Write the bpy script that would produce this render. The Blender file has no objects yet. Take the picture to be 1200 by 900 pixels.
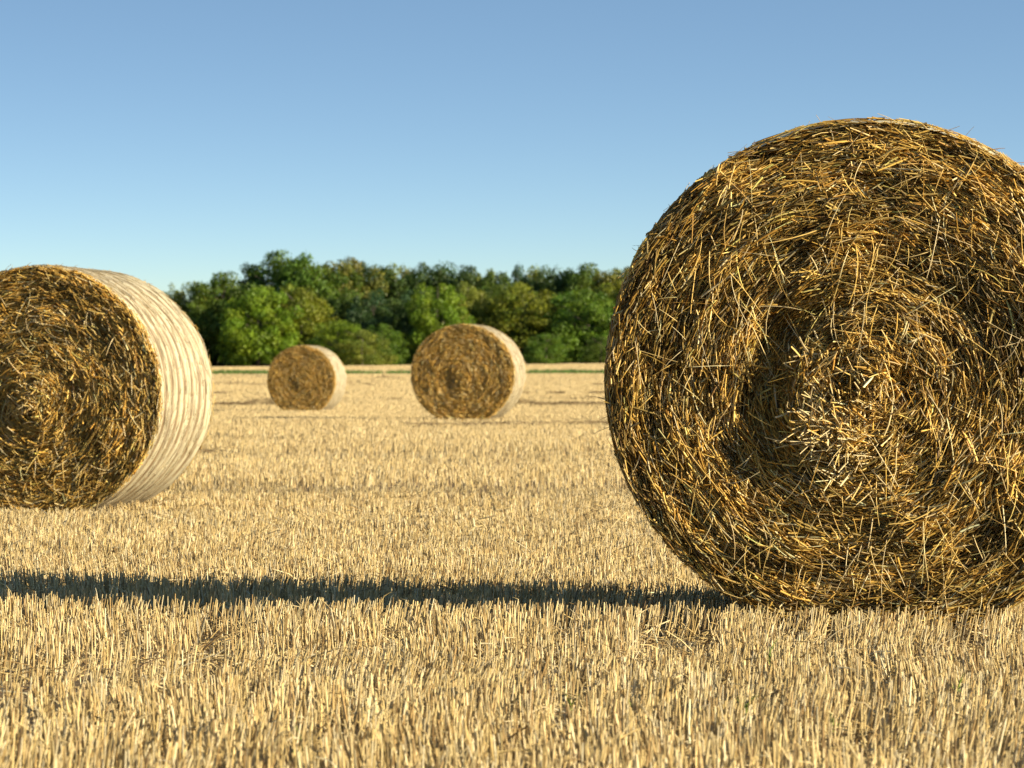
import bpy, math, random
import numpy as np
from math import radians as R, pi

rng = np.random.default_rng(11)
random.seed(11)
scene = bpy.context.scene
C = scene.collection

F_PX, CAM_Z, HOR = 3880.0, 0.76, 438.0      # tele lens, low viewpoint


def px_x(px, d):
    return (px - 600.0) / F_PX * d


def px_z(py, d):
    return CAM_Z + (HOR - py) / F_PX * d


# ------------------------------------------------------------------ noise
_tab = rng.random((256, 256))


def noise2(x, y, s=0):
    x = np.asarray(x, float) + 37.3 * s
    y = np.asarray(y, float) + 91.7 * s
    xi = np.floor(x).astype(int); yi = np.floor(y).astype(int)
    fx = x - xi; fy = y - yi
    fx = fx * fx * (3 - 2 * fx); fy = fy * fy * (3 - 2 * fy)
    a = _tab[xi % 256, yi % 256]; b = _tab[(xi + 1) % 256, yi % 256]
    c = _tab[xi % 256, (yi + 1) % 256]; d = _tab[(xi + 1) % 256, (yi + 1) % 256]
    return (a * (1 - fx) + b * fx) * (1 - fy) + (c * (1 - fx) + d * fx) * fy * 1.0


def fbm(x, y, s=0, o=3):
    v = 0; a = 1; t = 0
    for k in range(o):
        v = v + a * noise2(np.asarray(x) * 2 ** k, np.asarray(y) * 2 ** k, s + k); t += a; a *= 0.5
    return v / t


# ---------------------------------------------------------------- terrain
_ky = np.array([-60, 8.2, 10.5, 16, 21, 30, 52, 66, 76, 100, 150, 200, 300, 420, 700, 3000], float)
_kz = np.array([0, 0, -.035, -.09, -.125, -.10, -.02, -.11, -.16, -.06, .28, .74, 1.62, 2.5, 3.2, 3.2], float)


def terr(x, y):
    y = np.asarray(y, float); x = np.asarray(x, float)
    w = np.clip(0.04 * np.abs(y), .6, 12)
    z = 0
    for k in (-1, -.5, 0, .5, 1):
        z = z + np.interp(y + k * w, _ky, _kz)
    z = z / 5
    far = np.clip((y - 180) / 120, 0, 1)
    z = z + np.clip(x, -60, 60) * 0.010 * far
    return z + (fbm(x * .5, y * .5, 5) - .5) * .03 * np.clip((y - 12) / 8, 0, 1)


# --------------------------------------------------------------- mesh util
def mesh_from(name, V, Q=None, T=None, col=None, uv=None):
    V = np.asarray(V, np.float32)
    nq = 0 if Q is None else len(Q); nt = 0 if T is None else len(T)
    me = bpy.data.meshes.new(name)
    me.vertices.add(len(V)); me.vertices.foreach_set('co', V.ravel())
    loops = []
    starts = []
    if nq:
        loops.append(np.asarray(Q, np.int32).ravel()); starts.append(np.arange(nq) * 4)
    if nt:
        loops.append(np.asarray(T, np.int32).ravel()); starts.append(nq * 4 + np.arange(nt) * 3)
    loops = np.concatenate(loops); starts = np.concatenate(starts).astype(np.int32)
    me.loops.add(len(loops)); me.loops.foreach_set('vertex_index', loops)
    me.polygons.add(nq + nt); me.polygons.foreach_set('loop_start', starts)
    if col is not None:
        at = me.attributes.new('col', 'FLOAT_COLOR', 'POINT')
        c = np.ones((len(V), 4), np.float32); c[:, :3] = col
        at.data.foreach_set('color', c.ravel())
    if uv is not None:
        at = me.attributes.new('wrap_uv', 'FLOAT_VECTOR', 'POINT')
        u = np.zeros((len(V), 3), np.float32); u[:, :uv.shape[1]] = uv
        at.data.foreach_set('vector', u.ravel())
    me.update(calc_edges=True); me.validate()
    return me


def obj(name, me, mat, parent=None):
    o = bpy.data.objects.new(name, me); C.objects.link(o)
    if mat and not me.materials:
        me.materials.append(mat)
    if parent:
        o.parent = parent
    return o


def tag(o, label=None, cat=None, group=None, kind=None):
    if label: o['label'] = label
    if cat: o['category'] = cat
    if group: o['group'] = group
    if kind: o['kind'] = kind
    return o


def empty(name, loc, rz=0):
    o = bpy.data.objects.new(name, None); C.objects.link(o)
    o.location = loc; o.rotation_euler = (0, 0, rz); o.empty_display_size = .2
    return o


def unit(v):
    return v / np.maximum(np.linalg.norm(v, axis=1, keepdims=True), 1e-9)


def straws(P, T, L, W, B, nseg, flat, col, sides=3, taper=.75):
    """many thin bent stalks: start P, direction T, length L, width W, bow B"""
    n = len(P)
    T = unit(T)
    ref = rng.normal(size=(n, 3))
    U = unit(np.cross(T, ref)); Vv = np.cross(T, U)
    ts = np.linspace(0, 1, nseg + 1)
    rings = []
    for t in ts:
        c = P + T * (L * t)[:, None] + B * (4 * t * (1 - t))
        rr = W * .5 * (1 - (1 - taper) * abs(t))
        ring = []
        for k in range(sides):
            a = 2 * pi * k / sides
            ring.append(c + U * (rr * math.cos(a))[:, None] + Vv * (rr * flat * math.sin(a))[:, None])
        rings.append(np.stack(ring, 1))
    V = np.stack(rings, 1)                          # n, nseg+1, sides, 3
    idx = np.arange(n * (nseg + 1) * sides).reshape(n, nseg + 1, sides)
    q = []
    for s in range(nseg):
        for k in range(sides):
            k2 = (k + 1) % sides
            q.append(np.stack([idx[:, s, k], idx[:, s, k2], idx[:, s + 1, k2], idx[:, s + 1, k]], 1))
    Q = np.concatenate(q)
    cc = np.repeat(col[:, None, :], (nseg + 1) * sides, 1).reshape(-1, 3)
    return V.reshape(-1, 3), Q, cc


def join(parts):
    Vs, Qs, Cs = [], [], []
    o = 0
    for V, Q, c in parts:
        Vs.append(V); Qs.append(Q + o); Cs.append(c); o += len(V)
    return np.concatenate(Vs), np.concatenate(Qs), np.concatenate(Cs)


def palette(n, cols, wts, jit=.12):
    cols = np.array(cols); wts = np.array(wts, float); wts /= wts.sum()
    k = rng.choice(len(cols), n, p=wts)
    k2 = rng.choice(len(cols), n, p=wts)
    m = rng.random(n)[:, None] * .5
    c = cols[k] * (1 - m) + cols[k2] * m
    return np.clip(c * (1 + rng.normal(size=(n, 1)) * jit), .005, .9)


# --------------------------------------------------------------- materials
def new_mat(name):
    m = bpy.data.materials.new(name); m.use_nodes = True
    nt = m.node_tree; nt.nodes.clear()
    out = nt.nodes.new('ShaderNodeOutputMaterial')
    return m, nt, out


def stalk_mat(name, rough=.5, spec=.35, transl=.18, warm=(1, .8, .5)):
    m, nt, out = new_mat(name)
    at = nt.nodes.new('ShaderNodeAttribute'); at.attribute_name = 'col'
    b = nt.nodes.new('ShaderNodeBsdfPrincipled')
    b.inputs['Roughness'].default_value = rough
    b.inputs['Specular IOR Level'].default_value = spec
    tc = nt.nodes.new('ShaderNodeTexCoord')
    nz = nt.nodes.new('ShaderNodeTexNoise'); nz.inputs['Scale'].default_value = 90; nz.inputs['Detail'].default_value = 2
    mp = nt.nodes.new('ShaderNodeMapRange'); mp.inputs['To Min'].default_value = .72; mp.inputs['To Max'].default_value = 1.25
    mx = nt.nodes.new('ShaderNodeVectorMath'); mx.operation = 'SCALE'
    nt.links.new(tc.outputs['Object'], nz.inputs['Vector'])
    nt.links.new(nz.outputs['Fac'], mp.inputs['Value'])
    nt.links.new(at.outputs['Color'], mx.inputs[0]); nt.links.new(mp.outputs['Result'], mx.inputs['Scale'])
    nt.links.new(mx.outputs['Vector'], b.inputs['Base Color'])
    tr = nt.nodes.new('ShaderNodeBsdfTranslucent')
    wm = nt.nodes.new('ShaderNodeVectorMath'); wm.operation = 'MULTIPLY'; wm.inputs[1].default_value = warm
    nt.links.new(mx.outputs['Vector'], wm.inputs[0]); nt.links.new(wm.outputs['Vector'], tr.inputs['Color'])
    ms = nt.nodes.new('ShaderNodeMixShader'); ms.inputs['Fac'].default_value = transl
    nt.links.new(b.outputs[0], ms.inputs[1]); nt.links.new(tr.outputs[0], ms.inputs[2])
    nt.links.new(ms.outputs[0], out.inputs['Surface'])
    return m


M_straw = stalk_mat('bale_straw', .42, .3, .24)
M_stub = stalk_mat('stubble_straw', .55, .2, .17)
M_grass = stalk_mat('grass_blades', .55, .25, .25, (.9, 1, .4))


def core_mat():
    m, nt, out = new_mat('packed_straw_gap_shade')
    b = nt.nodes.new('ShaderNodeBsdfPrincipled'); b.inputs['Roughness'].default_value = .9
    tc = nt.nodes.new('ShaderNodeTexCoord')
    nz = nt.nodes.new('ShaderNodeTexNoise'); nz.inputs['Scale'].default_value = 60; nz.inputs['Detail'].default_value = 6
    cr = nt.nodes.new('ShaderNodeValToRGB')  # near-black browns paint in the shade of gaps between the straws
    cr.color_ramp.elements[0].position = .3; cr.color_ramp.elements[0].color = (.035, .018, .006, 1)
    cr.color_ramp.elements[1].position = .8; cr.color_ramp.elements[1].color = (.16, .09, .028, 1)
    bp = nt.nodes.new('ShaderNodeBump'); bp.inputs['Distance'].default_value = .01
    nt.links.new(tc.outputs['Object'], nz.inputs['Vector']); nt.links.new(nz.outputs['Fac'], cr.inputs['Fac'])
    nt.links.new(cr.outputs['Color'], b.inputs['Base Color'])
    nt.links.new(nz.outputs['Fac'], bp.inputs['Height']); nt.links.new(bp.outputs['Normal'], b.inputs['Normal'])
    nt.links.new(b.outputs[0], out.inputs['Surface'])
    return m


M_core = core_mat()


def wrap_mat():
    m, nt, out = new_mat('net_wrapped_straw')
    N = nt.nodes.new; Lk = nt.links.new
    b = N('ShaderNodeBsdfPrincipled'); b.inputs['Roughness'].default_value = .6
    at = N('ShaderNodeAttribute'); at.attribute_name = 'wrap_uv'
    # straw lying round the bale: noise stretched along the turn
    mp = N('ShaderNodeMapping'); mp.inputs['Scale'].default_value = (4, 230, .01)
    nz = N('ShaderNodeTexNoise'); nz.inputs['Scale'].default_value = 1; nz.inputs['Detail'].default_value = 5
    Lk(at.outputs['Vector'], mp.inputs['Vector']); Lk(mp.outputs[0], nz.inputs['Vector'])
    cr = N('ShaderNodeValToRGB')
    cr.color_ramp.elements[0].position = .28; cr.color_ramp.elements[0].color = (.36, .30, .17, 1)
    cr.color_ramp.elements[1].position = .72; cr.color_ramp.elements[1].color = (.52, .465, .315, 1)
    e = cr.color_ramp.elements.new(.45); e.color = (.46, .41, .26, 1)
    Lk(nz.outputs['Fac'], cr.inputs['Fac'])
    # pale net threads running round the bale
    sx = N('ShaderNodeSeparateXYZ'); Lk(at.outputs['Vector'], sx.inputs[0])
    w = N('ShaderNodeMath'); w.operation = 'MULTIPLY'; w.inputs[1].default_value = 2 * pi / .026
    Lk(sx.outputs['Y'], w.inputs[0])
    s = N('ShaderNodeMath'); s.operation = 'SINE'; Lk(w.outputs[0], s.inputs[0])
    g = N('ShaderNodeMath'); g.operation = 'GREATER_THAN'; g.inputs[1].default_value = .86; Lk(s.outputs[0], g.inputs[0])
    g2 = N('ShaderNodeMath'); g2.operation = 'MULTIPLY'; g2.inputs[1].default_value = .2; Lk(g.outputs[0], g2.inputs[0])
    mx = N('ShaderNodeMix'); mx.data_type = 'RGBA'; mx.inputs['B'].default_value = (.50, .46, .38, 1)
    Lk(g2.outputs[0], mx.inputs['Factor']); Lk(cr.outputs['Color'], mx.inputs['A'])
    # bare straw showing in the turns where the net strands part
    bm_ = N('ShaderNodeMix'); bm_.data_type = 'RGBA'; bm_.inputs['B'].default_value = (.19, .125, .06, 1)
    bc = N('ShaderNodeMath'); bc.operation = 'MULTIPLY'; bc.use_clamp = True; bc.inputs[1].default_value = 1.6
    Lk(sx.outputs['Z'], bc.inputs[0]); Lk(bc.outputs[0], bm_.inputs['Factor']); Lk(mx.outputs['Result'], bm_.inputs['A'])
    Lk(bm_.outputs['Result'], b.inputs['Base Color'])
    bp = N('ShaderNodeBump'); bp.inputs['Distance'].default_value = .004; bp.inputs['Strength'].default_value = .6
    Lk(nz.outputs['Fac'], bp.inputs['Height']); Lk(bp.outputs['Normal'], b.inputs['Normal'])
    Lk(b.outputs[0], out.inputs['Surface'])
    return m


M_wrap = wrap_mat()


def ground_mat():
    m, nt, out = new_mat('field_soil_and_litter')
    N = nt.nodes.new; Lk = nt.links.new
    b = N('ShaderNodeBsdfPrincipled'); b.inputs['Roughness'].default_value = .9
    tc = N('ShaderNodeTexCoord')
    n1 = N('ShaderNodeTexNoise'); n1.inputs['Scale'].default_value = 40; n1.inputs['Detail'].default_value = 6
    n2 = N('ShaderNodeTexNoise'); n2.inputs['Scale'].default_value = .25; n2.inputs['Detail'].default_value = 4
    Lk(tc.outputs['Object'], n1.inputs['Vector']); Lk(tc.outputs['Object'], n2.inputs['Vector'])
    cr = N('ShaderNodeValToRGB')
    cr.color_ramp.elements[0].position = .35; cr.color_ramp.elements[0].color = (.05, .028, .011, 1)
    cr.color_ramp.elements[1].position = .7; cr.color_ramp.elements[1].color = (.30, .19, .07, 1)
    Lk(n1.outputs['Fac'], cr.inputs['Fac'])
    mx = N('ShaderNodeMix'); mx.data_type = 'RGBA'; mx.inputs['B'].default_value = (.20, .125, .045, 1)
    Lk(n2.outputs['Fac'], mx.inputs['Factor']); Lk(cr.outputs['Color'], mx.inputs['A'])
    Lk(mx.outputs['Result'], b.inputs['Base Color'])
    bp = N('ShaderNodeBump'); bp.inputs['Distance'].default_value = .02
    Lk(n1.outputs['Fac'], bp.inputs['Height']); Lk(bp.outputs['Normal'], b.inputs['Normal'])
    Lk(b.outputs[0], out.inputs['Surface'])
    return m


def leaf_mat():
    m, nt, out = new_mat('tree_leaves')
    N = nt.nodes.new; Lk = nt.links.new
    oi = N('ShaderNodeObjectInfo'); at = N('ShaderNodeAttribute'); at.attribute_name = 'col'
    mu = N('ShaderNodeVectorMath'); mu.operation = 'MULTIPLY'
    Lk(oi.outputs['Color'], mu.inputs[0]); Lk(at.outputs['Color'], mu.inputs[1])
    b = N('ShaderNodeBsdfPrincipled'); b.inputs['Roughness'].default_value = .5
    b.inputs['Specular IOR Level'].default_value = .25
    Lk(mu.outputs['Vector'], b.inputs['Base Color'])
    tr = N('ShaderNodeBsdfTranslucent')
    wm = N('ShaderNodeVectorMath'); wm.operation = 'MULTIPLY'; wm.inputs[1].default_value = (1.2, 1.3, .5)
    Lk(mu.outputs['Vector'], wm.inputs[0]); Lk(wm.outputs['Vector'], tr.inputs['Color'])
    ms = N('ShaderNodeMixShader'); ms.inputs['Fac'].default_value = .28
    Lk(b.outputs[0], ms.inputs[1]); Lk(tr.outputs[0], ms.inputs[2]); Lk(ms.outputs[0], out.inputs['Surface'])
    return m


def bark_mat():
    m, nt, out = new_mat('tree_bark')
    b = nt.nodes.new('ShaderNodeBsdfPrincipled'); b.inputs['Roughness'].default_value = .9
    nz = nt.nodes.new('ShaderNodeTexNoise'); nz.inputs['Scale'].default_value = 30
    cr = nt.nodes.new('ShaderNodeValToRGB')
    cr.color_ramp.elements[0].color = (.04, .03, .02, 1); cr.color_ramp.elements[1].color = (.16, .13, .10, 1)
    nt.links.new(nz.outputs['Fac'], cr.inputs['Fac']); nt.links.new(cr.outputs['Color'], b.inputs['Base Color'])
    nt.links.new(b.outputs[0], out.inputs['Surface'])
    return m


M_ground, M_leaf, M_bark = ground_mat(), leaf_mat(), bark_mat()

# ------------------------------------------------------------------ ground
ys = np.unique(np.concatenate([np.linspace(-60, 4, 12), np.arange(4, 40, .3), np.arange(40, 120, 1.5),
                               np.arange(120, 460, 5), np.geomspace(460, 3000, 20)]))
xs = np.unique(np.concatenate([-np.geomspace(4, 2500, 40), np.arange(-4, 4.01, .3), np.geomspace(4, 2500, 40)]))
X, Y = np.meshgrid(xs, ys)
Z = terr(X, Y) - .004
nx, ny = len(xs), len(ys)
i = np.arange(nx * ny).reshape(ny, nx)
Q = np.stack([i[:-1, :-1], i[:-1, 1:], i[1:, 1:], i[1:, :-1]], -1).reshape(-1, 4)
g = obj('ground', mesh_from('ground', np.stack([X, Y, Z], -1).reshape(-1, 3), Q), M_ground)
tag(g, kind='structure')

# ----------------------------------------------------------------- stubble
PALE = [(.69, .548, .272), (.59, .438, .18), (.77, .665, .415), (.40, .26, .10), (.18, .11, .045)]
PALE_W = [4, 3.2, 1.8, 2.0, 1.0]
GRASS0, GRASS1 = 197.0, 204.0
# bale footprints (x, y, half width, half length) kept free of stubble
BALES = []


def field_density(D):
    return 1550 * np.minimum(1, (11.0 / D)) ** 1.45


def sample_field(y0, y1, scale=1.0, xr=.2, xm=1.5):
    n0 = 400
    e = np.linspace(y0, y1, n0 + 1); mid = .5 * (e[1:] + e[:-1])
    w = field_density(mid) * 2 * (xr * mid + xm) * (e[1:] - e[:-1]) * scale
    n = int(w.sum())
    k = rng.choice(n0, n, p=w / w.sum())
    y = e[k] + rng.random(n) * (e[k + 1] - e[k])
    x = (rng.random(n) * 2 - 1) * (xr * y + xm)
    return x, y


def outside_bales(x, y, m=0.0):
    ok = np.ones(len(x), bool)
    for (cx, cy, th, hw, hl) in BALES:
        dx, dy = x - cx, y - cy
        u = dx * math.cos(th) + dy * math.sin(th); v = -dx * math.sin(th) + dy * math.cos(th)
        ok &= ~((np.abs(u) < hw + m) & (np.abs(v) < hl + m))
    return ok


def make_stubble():
    parts = []
    for (y0, y1) in ((3.6, GRASS0), (GRASS1, 296)):
        x, y = sample_field(y0, y1)
        n = len(x)
        # drilled rows in the near part
        near = y < 45
        rowd = .135
        yy = y + x * .035
        yr = np.round(yy / rowd) * rowd - x * .035 + rng.normal(size=n) * .020
        y = np.where(near, yr, y)
        # tillers: pull stalks towards plant centres along the row
        cell = np.round(x / .062 + .37 * np.round(yy / rowd))
        xc = (cell - .37 * np.round(yy / rowd)) * .062 + rng.normal(size=n) * .011
        x = np.where(near & (rng.random(n) < .85), xc, x)
        keep = outside_bales(x, y, -.02)
        thin = fbm(x * .9, y * 1.3, 3)
        keep &= rng.random(n) < np.clip((thin - .24) * 4.2, .5, 1)
        keep &= ~(near & (noise2(cell * .73, np.round(yy / rowd) * .91, 55) < .30) & (rng.random(n) < .8))
        keep &= y > 3.5
        # a pressed hollow line just where the big bale stopped rolling
        gl = 9.42 + .10 * (fbm(x * 1.5, x * 0, 88) - .5) * 2 - .035 * x
        keep &= ~((np.abs(y - gl) < .13) & (rng.random(n) < .80))
        holes = fbm(x * 2.6, y * 2.6, 97)
        keep &= ~((holes > .63) & (y < 9.2) & (rng.random(n) < .8))
        x, y = x[keep], y[keep]; n = len(x)
        D = y
        lod = np.maximum(1, D / 11)
        W = (.0030 + .0029 * rng.random(n)) * lod ** .76
        patch = fbm(x * .35, y * .8, 7)
        h = .104 * (.80 + .4 * patch) * (.68 + .42 * rng.random(n) ** .6)
        # long thin tracks where the stubble was pressed down
        band = fbm(x * .10, y * .55, 9)
        low = np.clip((band - .56) * 8, 0, 1) * np.clip((y - 13) / 5, 0, 1)
        h *= 1 - .5 * low
        far = np.clip((D - 14) / 30, 0, 1)
        slit = noise2(x * 8.5, y * 1.2, 66)
        h = np.where((slit > .60) & (y > 8.2) & (y < 9.5), h * .35, h)
        upright = np.exp(-((y - 9.12) / .18) ** 2)
        h *= 1 + .15 * upright + .16 * (y < 9.3)
        lx = ((fbm(x * 1.2, y * 1.2, 21) - .5) * 1.3 + .06) * (1 - .6 * far) * (1 - .6 * upright)
        ly = (fbm(x * 1.2, y * 1.2, 31) - .5) * .7
        flat_zone = np.clip((fbm(x * 2.2, y * 2.2, 41) - .56) * 9, 0, 1) * (y < 9.0)
        lx += flat_zone * .75 * rng.random(n)
        T = np.stack([lx * (.35 + .6 * rng.random(n)) + rng.normal(size=n) * .085 * (1 - .5 * far),
                      ly * .5 + rng.normal(size=n) * .13, np.ones(n)], 1)
        wild = rng.random(n) < .07 * (1 - far)
        T[wild, 0] += rng.normal(size=wild.sum()) * .9; T[wild, 1] += rng.normal(size=wild.sum()) * .5
        P = np.stack([x, y, terr(x, y) - .012], 1)
        B = rng.normal(size=(n, 3)) * (h * .025)[:, None]
        col = palette(n, PALE, PALE_W, .13)
        col *= (1 - .30 * low - .25 * np.clip(.45 - patch, 0, .3))[:, None]
        mean = np.array([[.625, .488, .250]]) * (1 - .30 * low)[:, None]
        fa = np.clip((D - 12) / 60, 0, .72)[:, None]
        col = col * (1 - fa) + mean * fa
        nr = D < 26
        for m, seg in ((nr, 2), (~nr, 1)):
            parts.append(straws(P[m], T[m], h[m], W[m], B[m], seg, 1.0, col[m]))
        # dry leaf sheaths and bent tips on part of the near stalks
        s = (D < 16) & (rng.random(n) < .22)
        ns = s.sum()
        if ns:
            t = .25 + .7 * rng.random(ns)
            P2 = P[s] + unit(T[s]) * (h[s] * t)[:, None]
            a = rng.random(ns) * 2 * pi
            T2 = np.stack([np.cos(a), np.sin(a), rng.normal(size=ns) * .8 - .2], 1)
            L2 = .02 + .05 * rng.random(ns)
            B2 = np.zeros((ns, 3)); B2[:, 2] = L2 * .2 * rng.random(ns)
            parts.append(straws(P2, T2, L2, W[s] * 1.1, B2, 2, .25, col[s] * .92, taper=.3))
    return join(parts)


def make_litter():
    x, y = sample_field(3.6, 22, .22)
    ok = outside_bales(x, y); x, y = x[ok], y[ok]; n = len(x)
    lod = np.maximum(1, y / 11)
    a = rng.random(n) * 2 * pi
    T = np.stack([np.cos(a), np.sin(a), np.abs(rng.normal(size=n)) * .25], 1)
    L = (.04 + .14 * rng.random(n) ** 2) * lod ** .5
    W = (.003 + .003 * rng.random(n)) * lod ** .9
    P = np.stack([x, y, terr(x, y) + .003 + .03 * rng.random(n) ** 2], 1) - T * (L * .5)[:, None] * np.array([1, 1, 0])
    B = np.zeros((n, 3)); B[:, 2] = L * .06
    return straws(P, T, L, W, B, 2, .5, palette(n, PALE, [2.5, 3, 1.5, 2.5, 1.5], .15))


# ------------------------------------------------------------------- bales
def outline(phi, rx, rz, seed):
    """radius of the bale's outline at angle phi (0 = +x, pi/2 = up)"""
    r = 1 / np.sqrt((np.cos(phi) / rx) ** 2 + (np.sin(phi) / rz) ** 2)
    r = r * (1 + .012 * (fbm(np.cos(phi) * 1.7 + 5, np.sin(phi) * 1.7 + 5, seed) - .5) * 2)
    if seed == 50:      # this one has sagged towards its lower right
        r = r * (1 + .045 * np.exp(-((np.mod(phi - 5.35 + pi, 2 * pi) - pi) / .42) ** 2))
    s = np.sin(phi)
    lim = np.where(s < -.3, (rz - .022) / np.maximum(-s, .3), 9)
    return np.minimum(r, lim)


def make_bale(px, D, top, bot, rx, L, theta, seed, n_face, n_side, wmul, label, relief):
    zb, zt = px_z(bot, D), px_z(top, D)
    rz = (zt - zb) / 2 + .006
    fx = px_x(px, D)
    nrm = np.array([math.sin(theta), -math.cos(theta)])
    cx, cy = fx - nrm[0] * L / 2, D - nrm[1] * L / 2
    root = empty('straw_bale', (cx, cy, zb - .008), theta)
    tag(root, label, 'straw bale', 'round straw bales on the stubble field')
    BALES.append((cx, cy, theta, rx * .42, L / 2 - .02))
    yf, yb, zc = -L / 2, L / 2, rz

    def surf(rho, phi, bump):
        Rr = outline(phi, rx, rz, seed)
        return rho * Rr * np.cos(phi), zc + rho * Rr * np.sin(phi)

    def face_depth(x, z):
        """relief of the cut end, metres outward"""
        dx, dz = x - relief['cx'], z - zc - relief['cz']
        r = np.hypot(dx, dz); ph = np.arctan2(dz, dx)
        d = .052 * (fbm(r * 13 + ph * .8, np.cos(ph) * 2.2 + 9, seed + 1) - .5) + .040 * (fbm(x * 6, z * 6, seed + 2) - .5)
        d += .036 * (fbm(x * 20, z * 20, seed + 12) - .5)
        for (bx, bz, bw, bh, amp) in relief['bumps']:
            d = d + amp * np.exp(-(((x - bx) / bw) ** 2 + ((z - zc - bz) / bh) ** 2))
        rr = np.hypot(x, z - zc) / rx
        d = d * relief.get('soft', 1)
        d = d - .012 * np.clip((rr - .93) / .07, 0, 1) ** 2
        return d

    # packed straw body: front disc, back disc and barrel just under the wrap
    nphi, nr = 220, 60
    phi = np.linspace(0, 2 * pi, nphi, endpoint=False)
    Vv = []
    for side, y0, sg in ((0, yf, -1), (1, yb, 1)):
        for k in range(nr + 1):
            rho = max(k / nr, .002) * .985
            x, z = surf(rho, phi, 0)
            d = face_depth(x, z) - relief.get('deep', .045) + .004
            Vv.append(np.stack([x, y0 + sg * d, z], 1))
    V = np.concatenate(Vv)
    idx = np.arange(len(V)).reshape(2, nr + 1, nphi)
    Qs = []
    for s in (0, 1):
        a = idx[s]
        q = np.stack([a[:-1], np.roll(a[:-1], -1, 1), np.roll(a[1:], -1, 1), a[1:]], -1).reshape(-1, 4)
        Qs.append(q if s == 0 else q[:, ::-1])
    a, b = idx[0, -1], idx[1, -1]
    Qs.append(np.stack([a, np.roll(a, -1), np.roll(b, -1), b], -1))
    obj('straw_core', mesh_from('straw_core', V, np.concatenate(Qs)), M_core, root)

    # cut ends: thousands of straws lying round the roll
    GOLD = [(.76, .495, .11), (.86, .625, .20), (.53, .295, .05), (.86, .72, .40), (.20, .10, .02)]
    for side, sg, y0, nf in ((0, -1, yf, n_face), (1, 1, yb, n_face // 5)):
        parts = []
        # layer: body straws
        rho = np.sqrt(rng.random(nf)) * .997; ph = rng.random(nf) * 2 * pi
        x, z = surf(rho, ph, 0)
        dx, dz = x - relief['cx'], z - zc - relief['cz']
        r = np.hypot(dx, dz) + .02; an = np.arctan2(dz, dx)
        tx, tz = -np.sin(an), np.cos(an)
        core = np.exp(-(r / .16) ** 2)
        spread = np.where(rng.random(nf) < .72, .17, .62) + core * .8 + .5 * (fbm(x * 5, z * 5, seed + 3) - .4).clip(0)
        da = rng.normal(size=nf) * spread
        # straws hang a little: gravity turns some towards vertical
        ux = tx * np.cos(da) - tz * np.sin(da); uz = tx * np.sin(da) + tz * np.cos(da)
        ty = sg * (rng.normal(size=nf) * (relief.get('tilt', .26) + .5 * core) + .05)
        T = unit(np.stack([ux, ty, uz], 1))
        Ls = (.03 + .11 * rng.random(nf) ** 1.8) * (1 + .4 * (wmul - 1))
        W = (.0042 + .0075 * rng.random(nf) ** 1.4) * wmul
        depth = face_depth(x, z) - relief.get('deep', .045) * rng.random(nf) ** .8 + .010
        mid = np.stack([x, y0 + sg * depth, z], 1)
        P = mid - T * (Ls * .5)[:, None]
        bow = np.clip(Ls ** 2 / (8 * r), 0, .012) * (rho < .95)
        B = np.stack([dx / r * bow, rng.normal(size=nf) * Ls * .05, dz / r * bow], 1) + rng.normal(size=(nf, 3)) * (Ls * .03)[:, None]
        col = palette(nf, GOLD, [4, 2.6, 3, 1.2, 2.4 * relief.get('soft', 1) ** 2], .2 * relief.get('soft', 1))
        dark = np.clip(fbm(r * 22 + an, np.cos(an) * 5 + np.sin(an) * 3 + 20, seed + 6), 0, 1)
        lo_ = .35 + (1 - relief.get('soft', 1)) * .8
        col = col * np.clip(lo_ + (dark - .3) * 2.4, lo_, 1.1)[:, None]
        # keep straw ends inside the outline
        def out_of(p):
            return np.hypot(p[:, 0], p[:, 2] - zc) / outline(np.arctan2(p[:, 2] - zc, p[:, 0]), rx, rz, seed)
        E0 = out_of(P); E1p = P + T * Ls[:, None]
        E1 = out_of(E1p)
        ok = (E0 < 1.012) & (E1 < 1.012) & (P[:, 2] > .004) & (E1p[:, 2] > .004)
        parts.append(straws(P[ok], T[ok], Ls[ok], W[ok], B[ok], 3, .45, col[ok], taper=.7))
        # loose long straws standing off the end
        nl = nf // 60
        rho = np.sqrt(rng.random(nl)) * .93; ph = rng.random(nl) * 2 * pi
        x, z = surf(rho, ph, 0)
        a = rng.random(nl) * 2 * pi
        a = np.where(rng.random(nl) < .55, -pi / 2 + rng.normal(size=nl) * .5, a)   # many hang down
        T = unit(np.stack([np.cos(a), sg * (rng.normal(size=nl) * .15 + .06), np.sin(a)], 1))
        Ls = .06 + .13 * rng.random(nl) ** 1.5
        W = (.003 + .0035 * rng.random(nl)) * wmul
        P = np.stack([x, y0 + sg * (face_depth(x, z) + .004), z], 1)
        E = P + T * Ls[:, None]
        ok = (np.hypot(E[:, 0] / rx, (E[:, 2] - zc) / rz) < 1.01) & (E[:, 2] > .004)
        B = rng.normal(size=(nl, 3)) * (Ls * .05)[:, None]; B[:, 1] = sg * (.004 + np.abs(rng.normal(size=nl)) * .008)
        parts.append(straws(P[ok], T[ok], Ls[ok], W[ok], B[ok], 4, .5, palette(nl, GOLD, [2, 4, 1, 4, .3], .12)[ok], taper=.6))
        nq = 260
        ph = rng.random(nq) * 2 * pi; Rr_ = outline(ph, rx, rz, seed)
        rad = np.stack([np.cos(ph), np.zeros(nq), np.sin(ph)], 1); tn = np.stack([-np.sin(ph), np.zeros(nq), np.cos(ph)], 1)
        T = unit(tn * (rng.choice([-1, 1], nq) * (.6 + rng.random(nq)))[:, None] + rad * (.05 + .45 * rng.random(nq) ** 2)[:, None]
                 + np.array([[0, sg * .1, 0]]) * rng.normal(size=(nq, 1)))
        Ls = (.025 + .06 * rng.random(nq) ** 1.6) * (1 + .3 * (wmul - 1))
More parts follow.
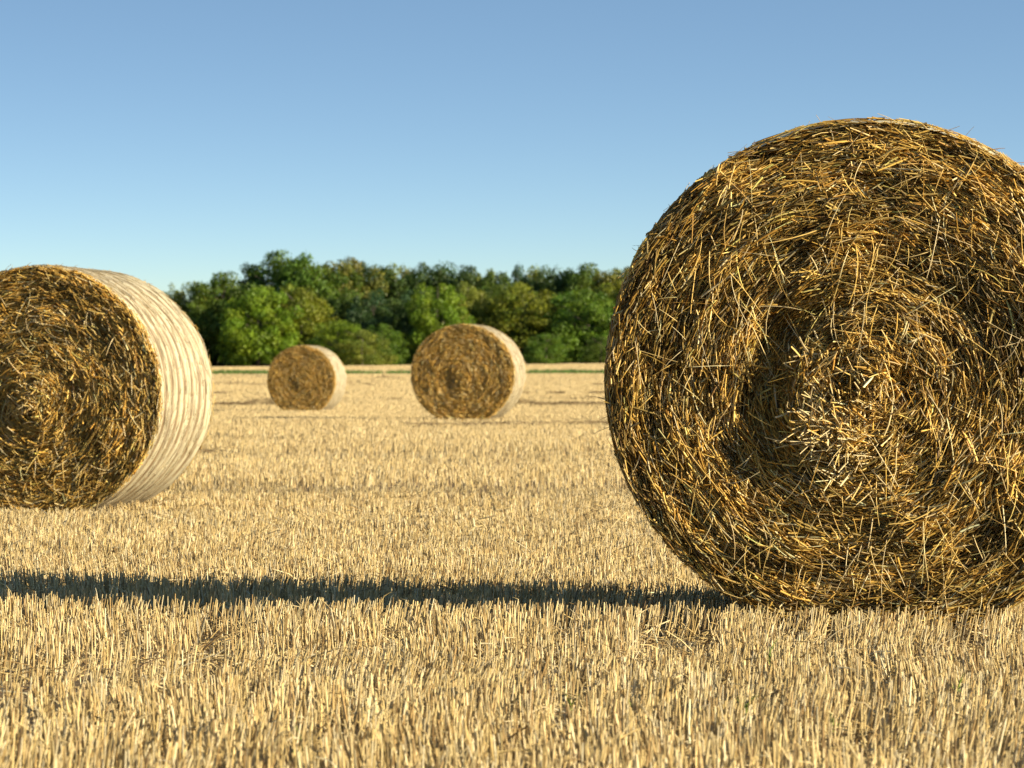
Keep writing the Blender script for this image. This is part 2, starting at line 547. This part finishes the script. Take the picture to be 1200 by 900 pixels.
        P = rad * (Rr_ - .012)[:, None] + np.array([[0, y0 + sg * .002, zc]])
        ok = (P[:, 2] > .08)
        parts.append(straws(P[ok], T[ok], Ls[ok], np.full(nq, .0042)[ok] * wmul, rad[ok] * .003, 3, .5,
                            palette(nq, GOLD, [3, 3, 2, 1, .6], .12)[ok], taper=.5))
        # tufts that stick out towards the viewer's left
        if side == 0:
            for (tx_, tz_, tr, nn, ax, az) in relief.get('tufts', []):
                x = tx_ + rng.normal(size=nn) * tr; z = zc + tz_ + rng.normal(size=nn) * tr
                T = unit(np.stack([ax + rng.normal(size=nn) * .7, -np.abs(rng.normal(size=nn)) * .5 - .15,
                                   az + rng.normal(size=nn) * .7], 1))
                Ls = .035 + .07 * rng.random(nn); W = (.005 + .0055 * rng.random(nn)) * wmul
                P = np.stack([x, y0 - face_depth(x, z) + .004, z], 1)
                parts.append(straws(P, T, Ls, W, rng.normal(size=(nn, 3)) * .003, 3, .5,
                                    palette(nn, GOLD, [1, 4, .3, 7, .1], .08), taper=.8))
        Vs, Qs, cs = join(parts)
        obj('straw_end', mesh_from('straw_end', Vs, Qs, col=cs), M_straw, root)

    # net wrapped barrel with shallow turns pressed into it
    nphi, nl = 300, 90
    phi = np.linspace(0, 2 * pi, nphi, endpoint=False)
    vv = np.linspace(0, 1, nl + 1)
    gro = sorted([.10, .22, .335, .45, .60, .74, .86] + [])
    PH, VV = np.meshgrid(phi, vv)
    Rr = outline(PH, rx, rz, seed)
    prof = np.zeros_like(VV); band = np.zeros_like(VV)
    for gk in gro:
        wob = gk + .004 * (fbm(np.cos(PH) * 2 + 7, np.sin(PH) * 2 + 7, seed + int(gk * 100)) - .5)
        e_ = np.exp(-((VV - wob) / .024) ** 2)
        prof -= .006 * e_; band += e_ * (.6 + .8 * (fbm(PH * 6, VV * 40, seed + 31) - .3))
    prof += .006 * (fbm(PH * 3 / pi * 4, VV * 9, seed + 4) - .5)
    edge = np.minimum(VV, 1 - VV)
    prof -= .010 * np.clip(1 - edge / .02, 0, 1) ** 2
    ru = Rr + prof
    XX = ru * np.cos(PH); ZZ = zc + ru * np.sin(PH)
    YY = yf + .012 + VV * (L - .024)
    idx = np.arange(nphi * (nl + 1)).reshape(nl + 1, nphi)
    Q = np.stack([idx[:-1], np.roll(idx[:-1], -1, 1), np.roll(idx[1:], -1, 1), idx[1:]], -1).reshape(-1, 4)[:, ::-1]
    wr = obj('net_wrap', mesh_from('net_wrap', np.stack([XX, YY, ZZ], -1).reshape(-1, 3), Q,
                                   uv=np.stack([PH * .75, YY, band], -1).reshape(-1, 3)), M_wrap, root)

    # short straws held down by the net, plus a few that stand off
    parts = []
    n = n_side
    ph = rng.random(n) * 2 * pi; v = rng.random(n)
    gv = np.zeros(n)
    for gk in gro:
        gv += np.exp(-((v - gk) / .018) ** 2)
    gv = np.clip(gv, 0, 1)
    base_r = outline(ph, rx, rz, seed) - .006 * gv - .010 * np.clip(1 - np.minimum(v, 1 - v) / .02, 0, 1) ** 2
    r = base_r + .001 + .004 * rng.random(n)
    rad = np.stack([np.cos(ph), np.zeros(n), np.sin(ph)], 1); tan = np.stack([-np.sin(ph), np.zeros(n), np.cos(ph)], 1)
    axis = np.array([0, 1.0, 0])
    sk = rng.normal(size=n) * .16
    T = unit(tan * np.cos(sk)[:, None] + axis * np.sin(sk)[:, None] + rad * (rng.normal(size=n) * .03)[:, None])
    Ls = (.04 + .10 * rng.random(n)) * (1 + .3 * (wmul - 1)); W = (.003 + .003 * rng.random(n)) * wmul
    mid = np.stack([r * np.cos(ph), yf + v * L, zc + r * np.sin(ph)], 1)
    bow = Ls ** 2 / (8 * .75)
    P = mid - T * (Ls * .5)[:, None] - rad * bow[:, None] * .5
    col = palette(n, [(.54, .46, .30), (.46, .37, .22), (.58, .50, .35), (.30, .22, .12)], [4, 2.5, 3, .4], .06)
    if seed == 50:
        col = palette(n, GOLD, [3, 2, 2, 1, 2], .15)
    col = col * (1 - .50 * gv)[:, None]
    ok = (P[:, 2] > .004) & (rng.random(n) > .9 * gv)
    ok &= (P[:, 1] > yf) & ((P + T * Ls[:, None])[:, 1] > yf) & (P[:, 1] < yb) & ((P + T * Ls[:, None])[:, 1] < yb)
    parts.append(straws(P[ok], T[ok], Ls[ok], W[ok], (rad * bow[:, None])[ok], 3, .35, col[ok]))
    n = 700
    ph = rng.random(n) * (pi + 1.4) - .7; v = rng.random(n)
    r = outline(ph, rx, rz, seed)
    rad = np.stack([np.cos(ph), np.zeros(n), np.sin(ph)], 1); tan = np.stack([-np.sin(ph), np.zeros(n), np.cos(ph)], 1)
    T = unit(rad * (.15 + .5 * rng.random(n))[:, None] + tan * rng.normal(size=n)[:, None] + axis * (rng.normal(size=n) * .5)[:, None])
    Ls = .01 + .045 * rng.random(n) ** 2.2
    P = np.stack([(r - .004) * np.cos(ph), yf + v * L, zc + (r - .004) * np.sin(ph)], 1)
    parts.append(straws(P, T, Ls, np.full(n, .0026) * wmul, rng.normal(size=(n, 3)) * .002, 3, .5,
                        palette(n, [(.55, .42, .20), (.40, .28, .11)], [1, 1])))
    for (sa, sv, sl, el) in relief.get('spikes', []):
        r = outline(np.array([sa]), rx, rz, seed)
        P = np.array([[(r[0] - .02) * math.cos(sa), yf + sv * L, zc + (r[0] - .02) * math.sin(sa)]])
        T = np.array([[math.cos(el), -.2, math.sin(el)]])
        parts.append(straws(P, T, np.array([sl]), np.array([.0035]), np.array([[0, 0, .004]]), 4, .6,
                            np.array([[.5, .37, .18]]), taper=.4))
    Vs, Qs, cs = join(parts)
    obj('surface_straw', mesh_from('surface_straw', Vs, Qs, col=cs), M_straw, wr)
    return root


make_bale(1017, 9.8, 141, 742, .775, 1.22, R(-4.5), 50, 56000, 9000, .87,
          'large near straw bale filling the right side, straw end facing us with ragged swirled centre',
          dict(cx=-.02, cz=-.03, deep=.055,
               bumps=[(-.09, -.14, .13, .12, .065), (.05, .03, .16, .14, .045), (-.28, .0, .055, .16, -.11), (-.20, .15, .07, .06, -.09), (-.20, .02, .05, .16, .03),
                      (-.08, .22, .12, .04, -.05), (.10, -.02, .035, .07, -.06), (-.05, .45, .5, .12, .015),
                      (.42, .1, .14, .4, .02)],
               tufts=[(-.10, -.17, .06, 110, -1.0, -.05), (-.03, -.22, .05, 60, -.8, -.6), (-.03, -.04, .08, 70, -.3, 1.0), (-.06, -.12, .07, 60, -.8, .5),
                      (-.16, .02, .03, 25, -.3, 1)],
               spikes=[(pi + .10, .02, .085, pi - .25), (pi + .15, .04, .06, pi + .3), (pi + .19, .03, .08, pi + .35),
                       (pi * .78, .3, .06, pi * .62), (pi * .55, .2, .07, pi * .66), (pi * .48, .3, .05, pi * .35),
                       (pi * .53, .05, .06, pi * .8)]))
make_bale(45, 20.2, 312, 608, .775, 1.22, R(-10.0), 80, 26000, 2600, 1.2,
          'straw bale cut by the left edge, its ribbed pale net wrapped side lit by sun',
          dict(cx=-.05, cz=-.05, soft=.85, tilt=.32,
               bumps=[(.0, -.02, .15, .14, .05), (-.22, -.12, .12, .16, -.05), (.2, .2, .2, .1, .02)],
               tufts=[(-.03, -.05, .05, 40, -.6, .2)]))
make_bale(542, 51.9, 380, 497, .825, 1.22, R(-8.5), 110, 22000, 1800, 1.35,
          'straw bale standing right of centre before the wood, larger of the two distant ones',
          dict(cx=-.05, cz=-.03, soft=.55, tilt=.45,
               bumps=[(.02, -.02, .15, .14, .06), (-.20, -.08, .12, .20, -.06), (.2, .25, .2, .1, .02)]))
make_bale(353, 74.6, 405, 487, .79, 1.22, R(-9.0), 140, 18000, 1200, 1.6,
          'smallest and farthest straw bale, left of centre in front of the bushes',
          dict(cx=-.08, cz=-.05, soft=.5, tilt=.5,
               bumps=[(.04, -.02, .15, .14, .05), (-.20, -.05, .14, .18, -.07)]))

V, Q, c = make_stubble()
tag(obj('stubble', mesh_from('stubble', V, Q, col=c), M_stub),
    'pale cut straw stubble covering the whole harvested field', 'stubble', kind='stuff')
V, Q, c = make_litter()
tag(obj('straw_litter', mesh_from('straw_litter', V, Q, col=c), M_stub),
    'loose chopped straw lying between the stubble stalks', 'straw litter', kind='stuff')


# ------------------------------------------- leftover swaths of loose straw
def make_swaths():
    parts = []
    for (D, x0, x1, hh, dens, gap) in ((86, -14, -5.0, .17, 150, .47), (86, -4.2, 14, .12, 110, .52), (112, -22, 24, .12, 80, .50),
                                 (140, -28, 30, .13, 30, .50), (97, -16, 18, .05, 30, .55), (168, -30, 34, .12, 22, .55),
                                 (47, -1.5, 12, .03, 60, .45), (33, -9, 9, .02, 60, .5)):
        n = int((x1 - x0) * dens)
        x = x0 + rng.random(n) * (x1 - x0)
        m = fbm(x * .35, np.full(n, D * 1.0), 61)
        ok = m > gap; x, m = x[ok], m[ok]; n = len(x)
        y = D + rng.normal(size=n) * .3 + .6 * np.sin(x * .3)
        h = (hh + .02) * np.clip((m - gap) * 6, .15, 1)
        a = rng.random(n) * 2 * pi
        T = np.stack([np.cos(a), np.sin(a), rng.normal(size=n) * .25], 1)
        L = (.10 + .2 * rng.random(n)); W = np.full(n, .006 * (D / 25) ** .8)
        P = np.stack([x, y, terr(x, y) + .09 + h * rng.random(n)], 1) - T * (L * .5)[:, None]
        B = np.zeros((n, 3)); B[:, 2] = L * .1
        parts.append(straws(P, T, L, W, B, 2, .6, palette(n, [(.30, .21, .10), (.42, .31, .15), (.2, .14, .07)], [3, 2, 2])))
    return join(parts)


V, Q, c = make_swaths()
tag(obj('loose_straw', mesh_from('loose_straw', V, Q, col=c), M_stub),
    'thin brown lines of leftover loose straw lying across the distant stubble', 'loose straw', kind='stuff')


# -------------------------------------------------------------- grass verge
def make_verge():
    n = 26000
    y = GRASS0 + (GRASS1 - GRASS0) * rng.random(n)
    x = (rng.random(n) * 2 - 1) * (.2 * 200 + 6)
    h = .12 + .22 * rng.random(n) * (.4 + fbm(x * .3, y * .3, 71))
    ok = fbm(x * .12, y * .02 + 3, 75) + .25 * rng.random(n) > .44; x, y, h = x[ok], y[ok], h[ok]; n = len(x)
    T = np.stack([rng.normal(size=n) * .3, rng.normal(size=n) * .3, np.ones(n)], 1)
    P = np.stack([x, y, terr(x, y) - .01], 1)
    col = palette(n, [(.08, .15, .025), (.12, .19, .035), (.05, .10, .02)], [3, 2, 2])
    return straws(P, T, h, np.full(n, .07), rng.normal(size=(n, 3)) * .01, 1, .6, col, taper=.3)


V, Q, c = make_verge()
tag(obj('grass_verge', mesh_from('grass_verge', V, Q, col=c), M_grass),
    'narrow strip of green grass between the stubble and the pale far field', 'grass', kind='stuff')

# -------------------------------------------------------------------- weeds


def weed_mesh(seed, nl):
    r = np.random.default_rng(seed)
    P = np.stack([r.normal(size=nl) * .008, r.normal(size=nl) * .008, r.random(nl) * .05], 1)
    a = r.random(nl) * 2 * pi
    T = np.stack([np.cos(a) * .6, np.sin(a) * .6, .5 + r.random(nl) * .8], 1)
    L = .03 + .05 * r.random(nl)
    B = np.zeros((nl, 3)); B[:, 2] = L * .15
    col = np.array([(.26, .32, .07)]) * (.8 + .5 * r.random((nl, 1)))
    V, Q, c = straws(P, T, L, np.full(nl, .010), B, 4, .22, col, taper=.25)
    sv, sq, sc = straws(np.array([[0, 0, -.01.__float__()]]), np.array([[.05, 0, 1.]]), np.array([.09]), np.array([.004]),
                        np.zeros((1, 3)), 3, 1, np.array([[.12, .18, .05]]))
    V, Q, c = join([(V, Q, c), (sv, sq, sc)])
    return mesh_from('weed', V, Q, col=c)


wm = [weed_mesh(k, 7 + k % 3) for k in range(3)]
wl = ['tiny green weed sprouting in the nearest stubble, left of the bare dark hollow',
      'green weed seedling in stubble below the left edge of the big bale',
      'bright green weed shoot in stubble close under the big bale',
      'taller green weed among stubble stalks, lowest right of the sprouts',
      'small green weed leaf cluster beside the dark gap in the stubble',
      'lone green weed low in the bottom left stubble',
      'green weed sprout in stubble at far right near the frame edge']
for k, (px, py) in enumerate(((740, 832), (668, 826), (903, 768), (975, 846), (872, 828), (352, 884), (1120, 800))):
    D = CAM_Z * F_PX / (py + 20 - HOR) * .97
    o = obj('weed', wm[k % 3], M_grass)
    o.location = (px_x(px, D), D, float(terr(px_x(px, D), D)) + .03)
    o.rotation_euler = (0, 0, k * 1.3); s = .5 + .12 * (k % 3); o.scale = (s, s, s)
    tag(o, wl[k], 'weed', 'small green weeds in the stubble')


# -------------------------------------------------------------------- trees
def crown_mesh(seed, kind):
    """leafy crown in a unit box: z 0..1, radius about .5 ; many leaf faces on uneven clumps"""
    r = np.random.default_rng(seed)
    nc = {'broad': 210, 'tall': 170, 'pointed': 90, 'bush': 120, 'sparse': 70}[kind]
    cs = []
    while len(cs) < nc:
        p = r.uniform(-1, 1, 3)
        z = (p[2] + 1) / 2
        if kind == 'pointed':
            R_ = .95 * (1 - z) ** .75 + .05
        elif kind == 'tall':
            R_ = .85 * math.sin(pi * min(1, max(0, z * .88 + .16))) ** .55
        elif kind == 'bush':
            R_ = math.sqrt(max(0, 1 - z ** 2.2))
        elif kind == 'sparse':
            R_ = .8 * math.sin(pi * min(1, z * .9 + .08)) ** .8
        else:
            R_ = math.sqrt(max(0, 1 - ((z - .45) / .55) ** 2)) if z > .45 else 1 - .22 * ((.45 - z) / .45) ** 2
        q = math.hypot(p[0], p[1])
        ang = math.atan2(p[1], p[0])
        R_ *= 1 + .22 * math.sin(3 * ang + seed) * math.sin(5 * z + seed) + .10 * math.sin(5 * ang + 9 * z)
        if q < R_ and (q > R_ * .45 or z > .7 or r.random() < .15):
            cs.append((p[0] * .5, p[1] * .5, z, q / R_))
    cs = np.array(cs)
    Vs, Qs, Cs = [], [], []
    rad = {'broad': .092, 'tall': .088, 'pointed': .085, 'bush': .105, 'sparse': .07}[kind]
    per = {'broad': 135, 'tall': 135, 'pointed': 110, 'bush': 110, 'sparse': 60}[kind]
    o = 0
    for k in range(nc):
        cr = rad * r.uniform(.55, 1.3)
        n = int(per * (cr / rad) ** 1.6) + 10
        d = r.normal(size=(n, 3)); d /= np.linalg.norm(d, axis=1, keepdims=True)
        rr = cr * (.55 + .5 * r.random(n) ** .5) * (1 + .25 * np.sin(d[:, 0] * 7 + k) * np.sin(d[:, 2] * 6 + k))
        stretch = np.array([1, 1, .72 if kind != 'pointed' else .9])
        p = cs[k, :3] * np.array([1, 1, .93]) + d * rr[:, None] * stretch
        p[:, 2] = np.maximum(p[:, 2], .0)
        nn = d + r.normal(size=(n, 3)) * .55 + np.array([0, 0, .25]); nn /= np.linalg.norm(nn, axis=1, keepdims=True)
        u = np.cross(nn, r.normal(size=(n, 3))); u /= np.linalg.norm(u, axis=1, keepdims=True); v = np.cross(nn, u)
        s = (.0075 + .011 * r.random(n))[:, None]
        u = u * s; v = v * s * .75
        q4 = np.stack([p - u, p - v * .9 + nn * s * .25, p + u, p + v * .9 + nn * s * .25], 1)
        tone = .8 + .35 * r.random()
        warmth = r.random()
        c = np.array([1.0 + .25 * (warmth - .5), 1.0, .95 - .3 * (warmth - .5)]) * tone
        c = c * (.75 + .5 * r.random((n, 1)))
        Vs.append(q4.reshape(-1, 3)); Qs.append(np.arange(n * 4).reshape(n, 4) + o); o += n * 4
        Cs.append(np.repeat(c, 4, 0))
    return mesh_from('crown', np.concatenate(Vs), np.concatenate(Qs), col=np.concatenate(Cs))


def trunk_mesh(seed, kind):
    r = np.random.default_rng(seed + 500)
    V, Q = [], []

    def limb(p0, p1, r0, r1, o):
        p0, p1 = np.array(p0), np.array(p1)
        d = (p1 - p0); d = d / np.linalg.norm(d)
        u = np.cross(d, [.3, 1, .2]); u /= np.linalg.norm(u); v = np.cross(d, u)
        rows = 4
        for i_ in range(rows):
            t = i_ / (rows - 1)
            c = p0 + (p1 - p0) * t + u * .012 * math.sin(t * 5)
            rr = r0 + (r1 - r0) * t
            for k in range(7):
                a = 2 * pi * k / 7
                V.append(c + (u * math.cos(a) + v * math.sin(a)) * rr)
        for i_ in range(rows - 1):
            for k in range(7):
                Q.append((o + i_ * 7 + k, o + i_ * 7 + (k + 1) % 7, o + (i_ + 1) * 7 + (k + 1) % 7, o + (i_ + 1) * 7 + k))
        return o + rows * 7
    o = limb((0, 0, -.02), (0, 0, .5), .028, .017, 0)
    o = limb((0, 0, .5), (.02, .01, .92), .017, .004, o)
    for k in range(9):
        a = r.random() * 2 * pi; z = .2 + .55 * r.random(); l = .2 + .18 * r.random()
        o = limb((0, 0, z), (math.cos(a) * l, math.sin(a) * l, z + .12 + .1 * r.random()), .010, .002, o)
    return mesh_from('trunk', np.array(V), np.array(Q))


PROTO = {}
for kind, n in (('broad', 4), ('tall', 3), ('pointed', 2), ('bush', 3), ('sparse', 2)):
    for k in range(n):
        PROTO[(kind, k)] = (crown_mesh(100 + 17 * k + len(kind), kind), trunk_mesh(k + len(kind), kind))

GAIN = 1.12
G = {'olive': (.135, .155, .015), 'green': (.085, .145, .015), 'bright': (.145, .215, .015), 'dark': (.042, .072, .014),
     'teal': (.036, .074, .026), 'brown': (.145, .145, .026), 'yellow': (.17, .195, .030), 'mid': (.070, .110, .014)}

# px, top y, distance, width m, kind, colour, label
TREES = [
    (204, 330, 318, 3.6, 'sparse', 'olive', 'sparse wispy tree at the left end of the wood, beside the cut-off bale'),
    (226, 334, 306, 7.5, 'broad', 'olive', 'olive round tree first from the left end of the wood'),
    (262, 322, 304, 7.5, 'broad', 'mid', 'dark shaded tree left of the tallest crowns, second from the wood\'s left end'),
    (268, 318, 322, 2.6, 'sparse', 'olive', 'thin sprig topped tree poking above the olive left end of the wood'),
    (302, 332, 300, 6.6, 'broad', 'bright', 'yellow-green leafy tree left of the smallest bale, reaching to the ground'),
    (352, 330, 303, 7.2, 'tall', 'olive', 'olive-green tall tree rising directly behind the smallest bale'),
    (396, 376, 293, 5.6, 'bush', 'bright', 'light green rounded bush just right of the smallest bale'),
    (424, 384, 291, 4.6, 'bush', 'yellow', 'yellowish low bush between the two distant bales, nearer the smaller one'),
    (447, 378, 294, 4.2, 'bush', 'green', 'green upright bush between the two distant bales, nearer the larger one'),
    (466, 352, 305, 5.6, 'broad', 'dark', 'dark shadowed tree left of the larger distant bale'),
    (512, 328, 299, 5.2, 'broad', 'bright', 'vivid bright green round tree above the larger distant bale'),
    (548, 326, 302, 5.0, 'tall', 'yellow', 'yellow-green slim tree right of the vivid round one, above the larger distant bale'),
    (578, 334, 306, 5.8, 'broad', 'mid', 'muted green tree above the lit side of the larger distant bale'),
    (612, 334, 301, 7.8, 'broad', 'olive', 'wide olive tree right of the larger distant bale'),
    (640, 388, 292, 3.8, 'bush', 'green', 'green bush low at the wood edge right of the larger distant bale'),
    (652, 345, 304, 5.4, 'broad', 'dark', 'dark tree with deep shade between the two wide olive crowns'),
    (688, 336, 299, 7.6, 'broad', 'green', 'wide green domed tree left of the large near bale'),
    (722, 330, 305, 6.4, 'broad', 'olive', 'olive tree half hidden by the left edge of the large near bale'),
    (704, 392, 293, 3.6, 'bush', 'mid', 'small green bush at the wood foot beside the large near bale'),
    # rear ranks
    (298, 308, 332, 6.5, 'tall', 'mid', 'tree rising behind the yellow-green leafy one, left shoulder of the tallest group'),
    (330, 298, 330, 7.0, 'broad', 'green', 'green high-crowned tree just left of the wood\'s highest point'),
    (356, 292, 328, 6.6, 'tall', 'green', 'tallest tree of the wood, its top the highest point of the skyline'),
    (384, 306, 336, 5.6, 'broad', 'mid', 'dark green tree right of the highest crown'),
    (406, 303, 338, 5.6, 'broad', 'brown', 'brownish olive tree crown on the skyline right of the highest crown'),
    (430, 308, 340, 5.0, 'broad', 'dark', 'dark green crown on the skyline between the two distant bales'),
    (438, 342, 316, 5.4, 'broad', 'teal', 'bluish dark green mid-height tree behind the yellowish bush'),
    (402, 345, 318, 5.0, 'broad', 'mid', 'mid-height shaded tree behind the light green rounded bush'),
    (455, 306, 342, 4.6, 'tall', 'olive', 'olive crown on the skyline left of the larger distant bale'),
    (478, 307, 345, 4.6, 'tall', 'brown', 'dry yellowish top on the skyline, upper left of the larger distant bale'),
    (500, 309, 342, 4.6, 'broad', 'dark', 'dark crown on the skyline behind the vivid bright green tree'),
    (488, 338, 318, 5.0, 'broad', 'teal', 'bluish dark tree touching the left of the vivid bright green one'),
    (524, 311, 345, 4.6, 'broad', 'teal', 'bluish crown on the skyline above the larger distant bale, right of the vivid tree'),
    (548, 314, 340, 4.6, 'broad', 'dark', 'dark rear crown directly above the slim yellow-green tree'),
    (570, 311, 346, 4.2, 'tall', 'olive', 'olive rear crown left of the narrow dark top'),
    (588, 314, 340, 4.2, 'broad', 'mid', 'low rounded rear crown just left of the narrow dark top'),
    (604, 306, 344, 4.6, 'tall', 'teal', 'narrow dark top standing above the skyline'),
    (628, 308, 346, 4.6, 'tall', 'olive', 'narrow olive top right of the narrow dark one'),
    (646, 315, 342, 4.6, 'broad', 'dark', 'dark rear crown between the narrow olive top and the second bluish one'),
    (664, 313, 345, 4.6, 'tall', 'teal', 'second narrow bluish top on the skyline, left of the large near bale'),
    (684, 312, 340, 5.0, 'broad', 'mid', 'rear crown behind the wide green domed tree'),
    (706, 311, 344, 5.0, 'broad', 'olive', 'olive rear crown near the large near bale'),
    (730, 314, 340, 5.4, 'broad', 'brown', 'yellow-brown rear crown touching the edge of the large near bale'),
    (742, 314, 348, 2.6, 'sparse', 'mid', 'thin sprig topped rear tree at the very edge of the large near bale'),
]
hidden = 'green woodland tree hidden behind the large near bale'
for k, px in enumerate(range(770, 1340, 44)):
    TREES.append((px, 322 + 9 * math.sin(k * 2.1), 303 + (k % 3) * 5, 7.4, 'broad', ['olive', 'green', 'mid'][k % 3], 'R'))
    TREES.append((px + 20, 318 + 5 * math.sin(k * 1.3), 338, 6.4, ('broad', 'tall')[k % 2], ['mid', 'dark', 'olive'][k % 3], 'R'))
for k, px in enumerate(range(-100, 200, 46)):
    TREES.append((px, 352 - k * 2, 306 + (k % 3) * 5, 7.0, 'broad', ['mid', 'olive', 'green'][k % 3], 'L'))

used = set()
for k, (px, top, D, w, kind, colr, lab) in enumerate(TREES):
    keys = [q for q in PROTO if q[0] == kind]
    key = keys[(k * 7 + k // 3) % len(keys)]
    cm, tm = PROTO[key]
    x = px_x(px, D); z0 = float(terr(x, D))
    H = px_z(top, D) - z0
    if D > 325 and kind != 'sparse': w *= 1.35
    t = empty('shrub' if kind == 'bush' else 'tree', (x, D, z0), (k * 2.399) % (2 * pi))
    t.scale = (w, w, H)
    c = obj('crown', cm, M_leaf, t)
    lift = {'sparse': .25}.get(kind, .02)
    c.location = (0, 0, lift); c.scale = (1.05, 1.05, (1 - lift) * 1.05)
    col = GAIN * np.array(G[colr]) * (.92 + .16 * random.random())
    c.color = (*col, 1)
    obj('trunk', tm, M_bark, t)
    if lab == 'R':
        tag(t, hidden, 'tree', 'woodland trees behind the large near bale')
    elif lab == 'L':
        tag(t, 'green woodland tree hidden behind the cut-off left bale', 'tree', 'woodland trees behind the left bale')
    else:
        tag(t, lab, 'shrub' if kind == 'bush' else 'tree', 'trees of the wood beyond the field')

# ------------------------------------------------------------ sky and light
EL, AZ = R(20), R(112)         # azimuth clockwise from +Y
w = bpy.data.worlds.new('World'); scene.world = w; w.use_nodes = True
nt = w.node_tree; nt.nodes.clear()
sky = nt.nodes.new('ShaderNodeTexSky'); sky.sky_type = 'NISHITA'; sky.sun_disc = False
sky.sun_elevation = EL; sky.sun_rotation = AZ
sky.altitude = 100; sky.air_density = 1.6; sky.dust_density = 1.0; sky.ozone_density = 3.7
bg = nt.nodes.new('ShaderNodeBackground'); bg.inputs['Strength'].default_value = .096
wo = nt.nodes.new('ShaderNodeOutputWorld')
tcw = nt.nodes.new('ShaderNodeTexCoord'); mw = nt.nodes.new('ShaderNodeMapping')
mw.inputs['Scale'].default_value = (1, 1, 5.0); mw.inputs['Location'].default_value = (0, 0, 0)   # sky sampled higher up: steeper low gradient, dimmer light from overhead
nw = nt.nodes.new('ShaderNodeVectorMath'); nw.operation = 'NORMALIZE'
nt.links.new(tcw.outputs['Generated'], mw.inputs[0]); nt.links.new(mw.outputs[0], nw.inputs[0]); nt.links.new(nw.outputs[0], sky.inputs['Vector'])
nt.links.new(sky.outputs['Color'], bg.inputs['Color']); nt.links.new(bg.outputs[0], wo.inputs['Surface'])

ld = bpy.data.lights.new('sun', 'SUN'); ld.energy = 4.8; ld.angle = R(.53); ld.color = (1, .868, .63)
lo = bpy.data.objects.new('sun', ld); C.objects.link(lo)
sd = np.array([math.sin(AZ) * math.cos(EL), math.cos(AZ) * math.cos(EL), math.sin(EL)])
from mathutils import Vector
lo.rotation_euler = Vector(sd).to_track_quat('Z', 'Y').to_euler()
lo.location = (20, -5, 12)

cd = bpy.data.cameras.new('camera'); cam = bpy.data.objects.new('camera', cd); C.objects.link(cam)
cam.location = (0, 0, CAM_Z); cam.rotation_euler = (pi / 2, 0, 0)
cd.sensor_width = 36; cd.lens = F_PX / 1200 * 36
cd.shift_y = -(450 - HOR) / 1200
cd.clip_start = .1; cd.clip_end = 6000
cd.dof.use_dof = True; cd.dof.focus_distance = 10.8; cd.dof.aperture_fstop = 11.5
scene.camera = cam

scene.render.engine = 'CYCLES'
scene.cycles.max_bounces = 6; scene.cycles.diffuse_bounces = 2; scene.cycles.glossy_bounces = 2
scene.cycles.transmission_bounces = 3; scene.cycles.use_denoising = True
scene.view_settings.view_transform = 'Standard'
scene.view_settings.look = 'None'
scene.view_settings.exposure = 1.2; scene.view_settings.gamma = 1
scene.view_settings.use_curve_mapping = False
